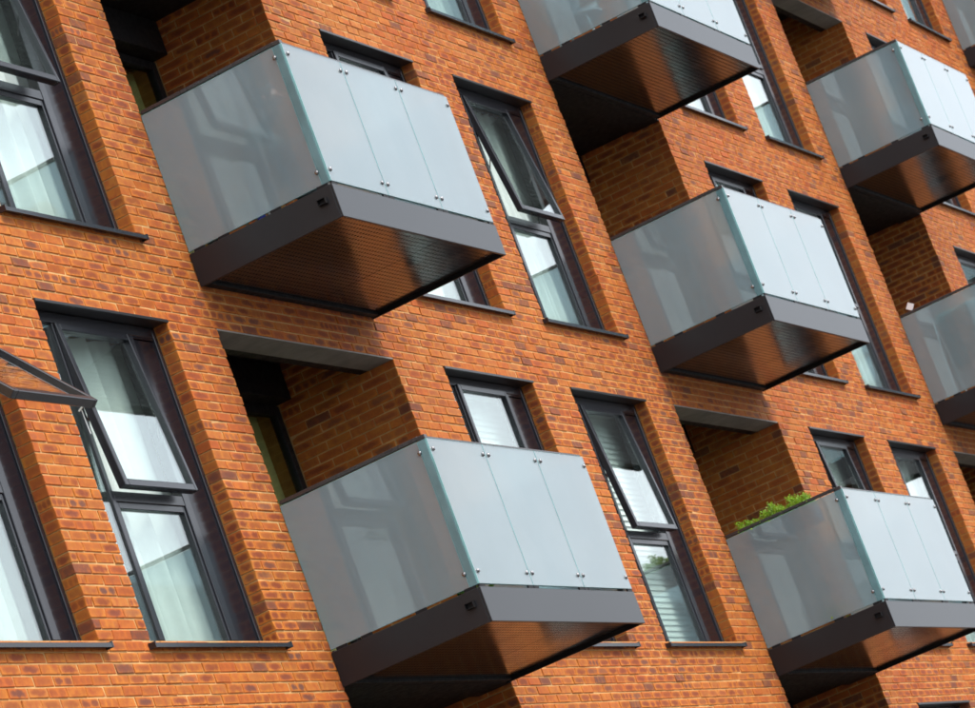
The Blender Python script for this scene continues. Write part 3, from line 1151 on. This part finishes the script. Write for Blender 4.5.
LEAF = mat_leaf('fresh_leaf', (0.10, 0.24, 0.012), (0.32, 0.48, 0.025))
LEAF2 = mat_leaf('dark_leaf', (0.05, 0.12, 0.02), (0.16, 0.28, 0.03))
STEM = simple('plant_stem', (0.10, 0.16, 0.04), 0.6)
POT = simple('terracotta_pot', (0.42, 0.16, 0.08), 0.8)
BOXM = simple('grey_plastic_box', (0.045, 0.045, 0.05), 0.5)
SOIL = simple('potting_soil', (0.03, 0.02, 0.015), 0.95, bump=0.5)

# window box hooked over the side glass of the balcony
bx, by0, by1 = 2.479 + P, -0.90, -0.12
e = empty('window_box', (bx + 0.17, (by0 + by1) / 2, 0.845))
tag(e, 'dark window box full of bright green plants inside the balcony rail', 'planter')
L2 = (by1 - by0) / 2
mb = MB()
mb.box(-0.085, 0.085, -L2, L2, 0.0, 0.012, 0.003)
mb.box(-0.085, -0.073, -L2, L2, 0.013, 0.17, 0.003)
mb.box(0.073, 0.085, -L2, L2, 0.013, 0.17, 0.003)
mb.box(-0.072, 0.072, -L2, -L2 + 0.012, 0.013, 0.17, 0.003)
mb.box(-0.072, 0.072, L2 - 0.012, L2, 0.013, 0.17, 0.003)
link('trough', mb.mesh('trough'), BOXM, e)
mb = MB().box(-0.071, 0.071, -L2 + 0.013, L2 - 0.013, 0.02, 0.150)
link('soil', mb.mesh('soil'), SOIL, e)
for yy in (-L2 * 0.6, L2 * 0.6):
    mb = MB().tube([(-0.090, yy, 0.03), (-0.090, yy, 0.21), (-0.125, yy, 0.215), (-0.125, yy, 0.17)], 0.006, 6)
    link('hook', mb.mesh('hook'), MAT['black'], e)


def box_sample(rr):
    y = rr.uniform(-L2, L2 * 0.98)
    t = (y + L2) / (2 * L2)
    hgt = 0.075 + 0.10 * (0.5 + 0.5 * math.sin(y * 19 + 1)) * (0.4 + 0.6 * math.sin(math.pi * min(1, t * 1.1))) + (0.09 if 0.24 < t < 0.29 else 0) + 0.03 * math.sin(y * 71)
    return (rr.gauss(-0.01, 0.055), y, 0.15 + hgt * rr.random() ** 0.7)


link('foliage', leaf_mesh('foliage', 4200, box_sample, 0.021, 3), LEAF, e)
mb = MB()
for k in range(40):
    rr = random.Random(k)
    p = box_sample(rr)
    mb.tube([(p[0] * 0.5, p[1], 0.14), p], 0.0025, 4)
st = link('stems', mb.mesh('stems'), STEM, e)
st['kind'] = 'stuff'


def potted(x, y, z, r, h, nl, spread, lh, label, seed, mat):
    e = empty('potted_plant', (x, y, z))
    tag(e, label, 'plant')
    mb = MB().lathe([(r * 0.72, 0.0), (r * 0.95, h * 0.8), (r * 1.06, h * 0.8), (r * 1.08, h), (r * 0.96, h), (r * 0.92, h * 0.86), (0.01, h * 0.86)], 18)
    link('pot', mb.mesh('pot', False), POT, e)
    mb = MB()
    for k in range(7):
        an = k * 0.9 + seed
        mb.tube([(0, 0, h * 0.8), (math.cos(an) * spread * 0.5, math.sin(an) * spread * 0.5, h + lh * 0.5), (math.cos(an) * spread, math.sin(an) * spread, h + lh * 0.8)], 0.003, 5)
    st = link('stems', mb.mesh('stems'), STEM, e)
    st['kind'] = 'stuff'
    link('foliage', leaf_mesh('foliage', nl, lambda rr: (rr.gauss(0, spread * 0.75), rr.gauss(0, spread * 0.75), h * 0.5 + (h * 0.5 + lh) * rr.random()), 0.05, seed), mat, e)


potted(2.479 + 0.40, -BD + 0.25, deck_z(0), 0.085, 0.08, 420, 0.06, 0.10, 'small leafy plant in a low pot on the balcony with the white slatted blind', 4, LEAF2)
potted(bx + 0.14, -0.72, deck_z(0), 0.07, 0.07, 160, 0.06, 0.07, 'tiny potted plant on the balcony floor under the green window box', 9, LEAF)

# bits and pieces on the floor of the balcony where the person sits
for k, (yy, nm, lab, colr, rad, hh) in enumerate((
        (-0.60, 'paint_tub', 'small blue plastic tub on the floor behind the frosted side glass', (0.03, 0.05, 0.45), 0.035, 0.07),
        (-0.69, 'paint_tub', 'small white plastic tub between the blue tub and the orange tub', (0.8, 0.8, 0.78), 0.032, 0.09),
        (-0.77, 'paint_tub', 'small orange plastic tub beside the white tub on the balcony floor', (0.75, 0.25, 0.02), 0.035, 0.08))):
    e = empty(nm, (2.479 + 0.085, yy, deck_z(1)))
    tag(e, lab, 'tub')
    m_ = simple(nm + '_plastic', colr, 0.35)
    link('cup', MB().lathe([(rad * 0.85, 0), (rad, hh * 0.9), (rad * 0.99, hh * 0.92), (0.006, hh * 0.915)], 16).mesh('cup'), m_, e)
    link('lid', MB().lathe([(rad * 1.06, hh * 0.93), (rad * 1.06, hh), (rad * 0.9, hh * 1.02), (0.004, hh * 1.02)], 16).mesh('lid'), m_, e)

# clothes airer with a teal towel
ax, az = 2.479 + 2 * P, deck_z(1)
e = empty('clothes_airer', (ax + 0.335, -0.70, az))
tag(e, 'folding clothes airer standing behind the frosted glass under a teal towel', 'airer')
for sx in (-1, 1):
    mb = MB().tube([(sx * 0.26, -0.42, 0.0), (sx * -0.02 + sx * 0.04, -0.42, 0.95), (sx * 0.02, 0.42, 0.95), (sx * 0.26, 0.42, 0.0), (sx * 0.26, -0.42, 0.0)], 0.009, 8, False)
    link('leg_frame', mb.mesh('leg_frame'), MAT['blind'], e)
for k in range(5):
    xx = -0.24 + 0.12 * k
    mb = MB().tube([(xx, -0.42, 0.965), (xx, 0.42, 0.965)], 0.005, 6)
    link('rod', mb.mesh('rod'), MAT['blind'], e)
mb = MB()
NY, NS = 24, 18
for side in (0, 1):
    for i in range(NS + 1):
        t = i / NS
        if t < 0.45:
            x, z = -0.275, 0.30 + (0.972 - 0.30) * t / 0.45
        elif t < 0.55:
            q = (t - 0.45) / 0.1
            x, z = -0.275 + 0.055 * q, 0.972 + 0.010 * math.sin(q * math.pi)
        else:
            x, z = -0.22, 0.972 - 0.5 * (t - 0.55) / 0.45
        for j in range(NY + 1):
            y = -0.42 + 0.72 * j / NY
            w = 0.012 * math.sin(j * 1.3) * min(1, abs(t - 0.5) * 4)
            mb.v.append((x + w + side * 0.005, y, z + 0.005 * math.sin(j * 0.7)))
m1_ = NY + 1
s2 = (NS + 1) * m1_
for i in range(NS):
    for j in range(NY):
        q = (i * m1_ + j, i * m1_ + j + 1, (i + 1) * m1_ + j + 1, (i + 1) * m1_ + j)
        mb.f.append(q)
        mb.f.append(tuple(s2 + w for w in q[::-1]))
tw = link('towel', mb.mesh('towel', True), mat_cloth('teal_towel_cloth', (0.01, 0.42, 0.37), 0.3), None, (ax + 0.335, -0.70, az))
tag(tw, 'teal towel hung over the airer behind frosted balcony glass', 'towel')

# white card tied to the rail
e = empty('white_card', (2.479 + 2 * P + 0.035, -0.165, H + GT + 0.005))
tag(e, 'small white card standing on its corner above the balcony rail', 'card')
mb = MB()
mb.box(-0.004, 0.004, -0.040, 0.040, -0.040, 0.040, 0.001)
cd = link('card', mb.mesh('card'), simple('white_card_board', (0.82, 0.81, 0.80), 0.6, var=0.03), e, (0, 0, 0.085), (math.radians(38), 0, 0))
mb = MB().tube([(0.006, 0, -0.02), (0.006, 0, 0.05)], 0.003, 5)
link('wire', mb.mesh('wire'), MAT['steel'], e)

# white tub chair
e = empty('tub_chair', (2.479 + P + 0.42, -0.36, deck_z(2)))
tag(e, 'white plastic tub chair with a rounded back behind frosted glass', 'chair')
mb = MB()
NA, NZ = 28, 6
for side in (0, 1):
    for j in range(NZ + 1):
        f = j / NZ
        for i in range(NA + 1):
            an = math.radians(-35 + 250 * i / NA)
            r_ = 0.26 + 0.05 * f + side * 0.022
            mb.v.append((-r_ * math.cos(an), r_ * math.sin(an), 0.30 + (0.18 + 0.22 * max(0, math.sin(an))) * f))
mm = NA + 1
o2 = (NZ + 1) * mm
for j in range(NZ):
    for i in range(NA):
        q = (j * mm + i, j * mm + i + 1, (j + 1) * mm + i + 1, (j + 1) * mm + i)
        mb.f += [q, tuple(o2 + w for w in q[::-1])]
for i in range(NA):
    mb.f.append((NZ * mm + i, NZ * mm + i + 1, o2 + NZ * mm + i + 1, o2 + NZ * mm + i))
WP = simple('white_plastic', (0.80, 0.81, 0.80), 0.3, var=0.03)
link('backrest', mb.mesh('backrest', True), WP, e)
link('seat', MB().lathe([(0.22, 0.27), (0.265, 0.29), (0.265, 0.315), (0.24, 0.325), (0.01, 0.315)], 28).mesh('seat', False), WP, e)
for sx in (-1, 1):
    for sy in (-1, 1):
        mb = MB().tube([(sx * 0.15, sy * 0.15, 0.28), (sx * 0.20, sy * 0.20, 0.0)], [0.018, 0.012], 8)
        link('leg', mb.mesh('leg'), WP, e)

# ------------------------------------------------------------------ person seated on a low stool behind the frosted side glass
PX, PY, PZ = 2.479 + 0.325, -0.50, deck_z(1)
e = empty('stool', (PX, PY, PZ))
tag(e, 'low wooden stool under the seated person on the balcony', 'stool')
WOOD = simple('stool_wood', (0.30, 0.17, 0.08), 0.55, var=0.2, scale=12)
link('seat', MB().lathe([(0.15, 0.19), (0.165, 0.20), (0.165, 0.225), (0.15, 0.232), (0.01, 0.232)], 22).mesh('seat'), WOOD, e)
for k in range(4):
    an = math.pi / 4 + k * math.pi / 2
    mb = MB().tube([(0.11 * math.cos(an), 0.11 * math.sin(an), 0.19), (0.145 * math.cos(an), 0.145 * math.sin(an), 0.0)], 0.014, 8)
    link('leg', mb.mesh('leg'), WOOD, e)

jt = {}
vs, es, rs = [], [], []


def jn(name, x, y, z, r, parent=None, ry=None):
    jt[name] = len(vs)
    vs.append((x, y, z))
    rs.append((r, ry or r))
    if parent:
        es.append((jt[parent], jt[name]))


jn('pelvis', 0, 0.00, 0.33, 0.145, None, 0.115)
jn('waist', 0, -0.06, 0.44, 0.135, 'pelvis', 0.10)
jn('chest', 0, -0.17, 0.60, 0.150, 'waist', 0.11)
jn('collar', 0, -0.26, 0.71, 0.085, 'chest', 0.08)
jn('neck', 0, -0.31, 0.775, 0.052, 'collar')
jn('jaw', 0, -0.365, 0.825, 0.068, 'neck', 0.075)
jn('skull', 0, -0.375, 0.90, 0.078, 'jaw', 0.090)
jn('crown', 0, -0.370, 0.955, 0.050, 'skull', 0.060)
for s_, nm in ((-1, 'l'), (1, 'r')):
    jn('hip' + nm, s_ * 0.10, -0.04, 0.31, 0.092, 'pelvis')
    jn('thigh' + nm, s_ * 0.13, -0.24, 0.37, 0.078, 'hip' + nm)
    jn('knee' + nm, s_ * 0.14, -0.43, 0.42, 0.058, 'thigh' + nm)
    jn('calf' + nm, s_ * 0.13, -0.40, 0.27, 0.054, 'knee' + nm)
    jn('ankle' + nm, s_ * 0.13, -0.38, 0.085, 0.038, 'calf' + nm)
    jn('foot' + nm, s_ * 0.14, -0.46, 0.045, 0.042, 'ankle' + nm, 0.036)
    jn('toe' + nm, s_ * 0.145, -0.56, 0.035, 0.034, 'foot' + nm, 0.026)
    jn('shoulder' + nm, s_ * 0.175, -0.22, 0.665, 0.066, 'chest')
    jn('upper' + nm, s_ * 0.215, -0.25, 0.54, 0.052, 'shoulder' + nm)
    jn('elbow' + nm, s_ * 0.205, -0.29, 0.445, 0.042, 'upper' + nm)
    jn('fore' + nm, s_ * 0.14, -0.41, 0.47, 0.036, 'elbow' + nm)
    jn('wrist' + nm, s_ * 0.07, -0.50, 0.49, 0.026, 'fore' + nm)
    jn('palm' + nm, s_ * 0.035, -0.545, 0.485, 0.030, 'wrist' + nm, 0.018)
    for k in range(4):
        dx = (-0.022, -0.007, 0.008, 0.022)[k]
        ln = (0.060, 0.072, 0.068, 0.052)[k]
        jn('k%d%s' % (k, nm), s_ * 0.030 + dx, -0.575, 0.483 + 0.004 * k, 0.0088, 'palm' + nm)
        jn('f%d%s' % (k, nm), s_ * 0.022 + dx, -0.575 - ln * 0.55, 0.468 + 0.003 * k, 0.0082, 'k%d%s' % (k, nm))
        jn('t%d%s' % (k, nm), s_ * 0.018 + dx, -0.575 - ln * 0.75, 0.468 - ln * 0.4, 0.0072, 'f%d%s' % (k, nm))
    jn('th' + nm, s_ * 0.022, -0.548, 0.515, 0.0105, 'palm' + nm)
    jn('tt' + nm, s_ * 0.012, -0.585, 0.528, 0.0085, 'th' + nm)
me = bpy.data.meshes.new('body')
me.from_pydata(vs, es, [])
tmp = bpy.data.objects.new('body_tmp', me)
COL.objects.link(tmp)
sk = tmp.modifiers.new('skin', 'SKIN')
sk.branch_smoothing = 0.6
for v_, r_ in zip(me.skin_vertices[0].data, rs):
    v_.radius = r_
me.skin_vertices[0].data[0].use_root = True
sb = tmp.modifiers.new('sub', 'SUBSURF')
sb.levels = 2
sb.render_levels = 2
dg = bpy.context.evaluated_depsgraph_get()
body = bpy.data.meshes.new_from_object(tmp.evaluated_get(dg))
bpy.data.objects.remove(tmp)
SKIN = simple('skin', (0.52, 0.22, 0.15), 0.5, var=0.06)
JACKET = simple('green_grey_jacket', (0.055, 0.075, 0.060), 0.8, var=0.2, scale=14)
TROUS = simple('dark_trousers', (0.030, 0.034, 0.045), 0.8, var=0.2, scale=14)
SHOE = simple('dark_shoes', (0.02, 0.02, 0.02), 0.5)
HAIR = simple('dark_hair', (0.025, 0.016, 0.012), 0.55, var=0.3, scale=60)
body.materials.clear()
for m_ in (JACKET, SKIN, TROUS, SHOE):
    body.materials.append(m_)
for pl in body.polygons:
    c_ = pl.center
    k = 0
    if c_.z > 0.765 and c_.y < -0.25:
        k = 1
    elif c_.y < -0.505 and 0.40 < c_.z < 0.56:
        k = 1
    elif c_.z < 0.10 and c_.y < -0.30:
        k = 3
    elif c_.z < 0.40 or (c_.z < 0.47 and c_.y < -0.20 and abs(c_.x) < 0.20 and c_.z < 0.49 and c_.y > -0.5):
        k = 2
    pl.material_index = k
    pl.use_smooth = True
pe = link('person', body, None, None, (PX, PY, PZ))
tag(pe, 'person in a grey green jacket sitting low behind the frosted balcony glass', 'person')
mb = MB()
NU, NV = 20, 12
for j in range(NV + 1):
    ph = math.pi * 0.62 * j / NV
    for i in range(NU):
        th = 2 * math.pi * i / NU
        r_ = 1.0 + 0.05 * math.sin(7 * th + 3 * ph)
        z_ = math.cos(ph)
        fr_ = max(0, -math.sin(th)) * math.sin(ph)
        cut = 1.0 - 0.30 * fr_ * (1 if ph > 0.9 else ph / 0.9)
        mb.v.append((0.086 * r_ * math.sin(ph) * math.cos(th), 0.103 * r_ * math.sin(ph) * math.sin(th) * cut + 0.012, 0.10 * z_ + (0.05 * fr_ if ph > 0.9 else 0)))
for j in range(NV):
    for i in range(NU):
        i2 = (i + 1) % NU
        mb.f.append((j * NU + i, (j + 1) * NU + i, (j + 1) * NU + i2, j * NU + i2))
link('hair', mb.mesh('hair', True), HAIR, pe, (0, -0.368, 0.895))
for s_ in (-1, 1):
    mb = MB().lathe([(0.002, -0.008), (0.008, -0.005), (0.011, 0.0), (0.008, 0.005), (0.002, 0.008)], 10)
    link('eye', mb.mesh('eye', True), HAIR, pe, (s_ * 0.030, -0.452, 0.882))
    mb = MB().lathe([(0.004, -0.030), (0.012, -0.018), (0.016, 0.010), (0.010, 0.028), (0.003, 0.032)], 10)
    link('ear', mb.mesh('ear', True), SKIN, pe, (s_ * 0.082, -0.365, 0.872))
mb = MB().tube([(0, -0.452, 0.885), (0, -0.474, 0.855), (0, -0.455, 0.846)], [0.007, 0.013, 0.009], 8)
link('nose', mb.mesh('nose', True), SKIN, pe)
mb = MB().tube([(-0.024, -0.438, 0.826), (0, -0.449, 0.824), (0.024, -0.438, 0.826)], [0.003, 0.006, 0.003], 6)
link('mouth', mb.mesh('mouth', True), simple('lips', (0.40, 0.10, 0.08), 0.5), pe)

print('bricks', NB, 'balconies', sorted(BAL), 'windows', len(openings))
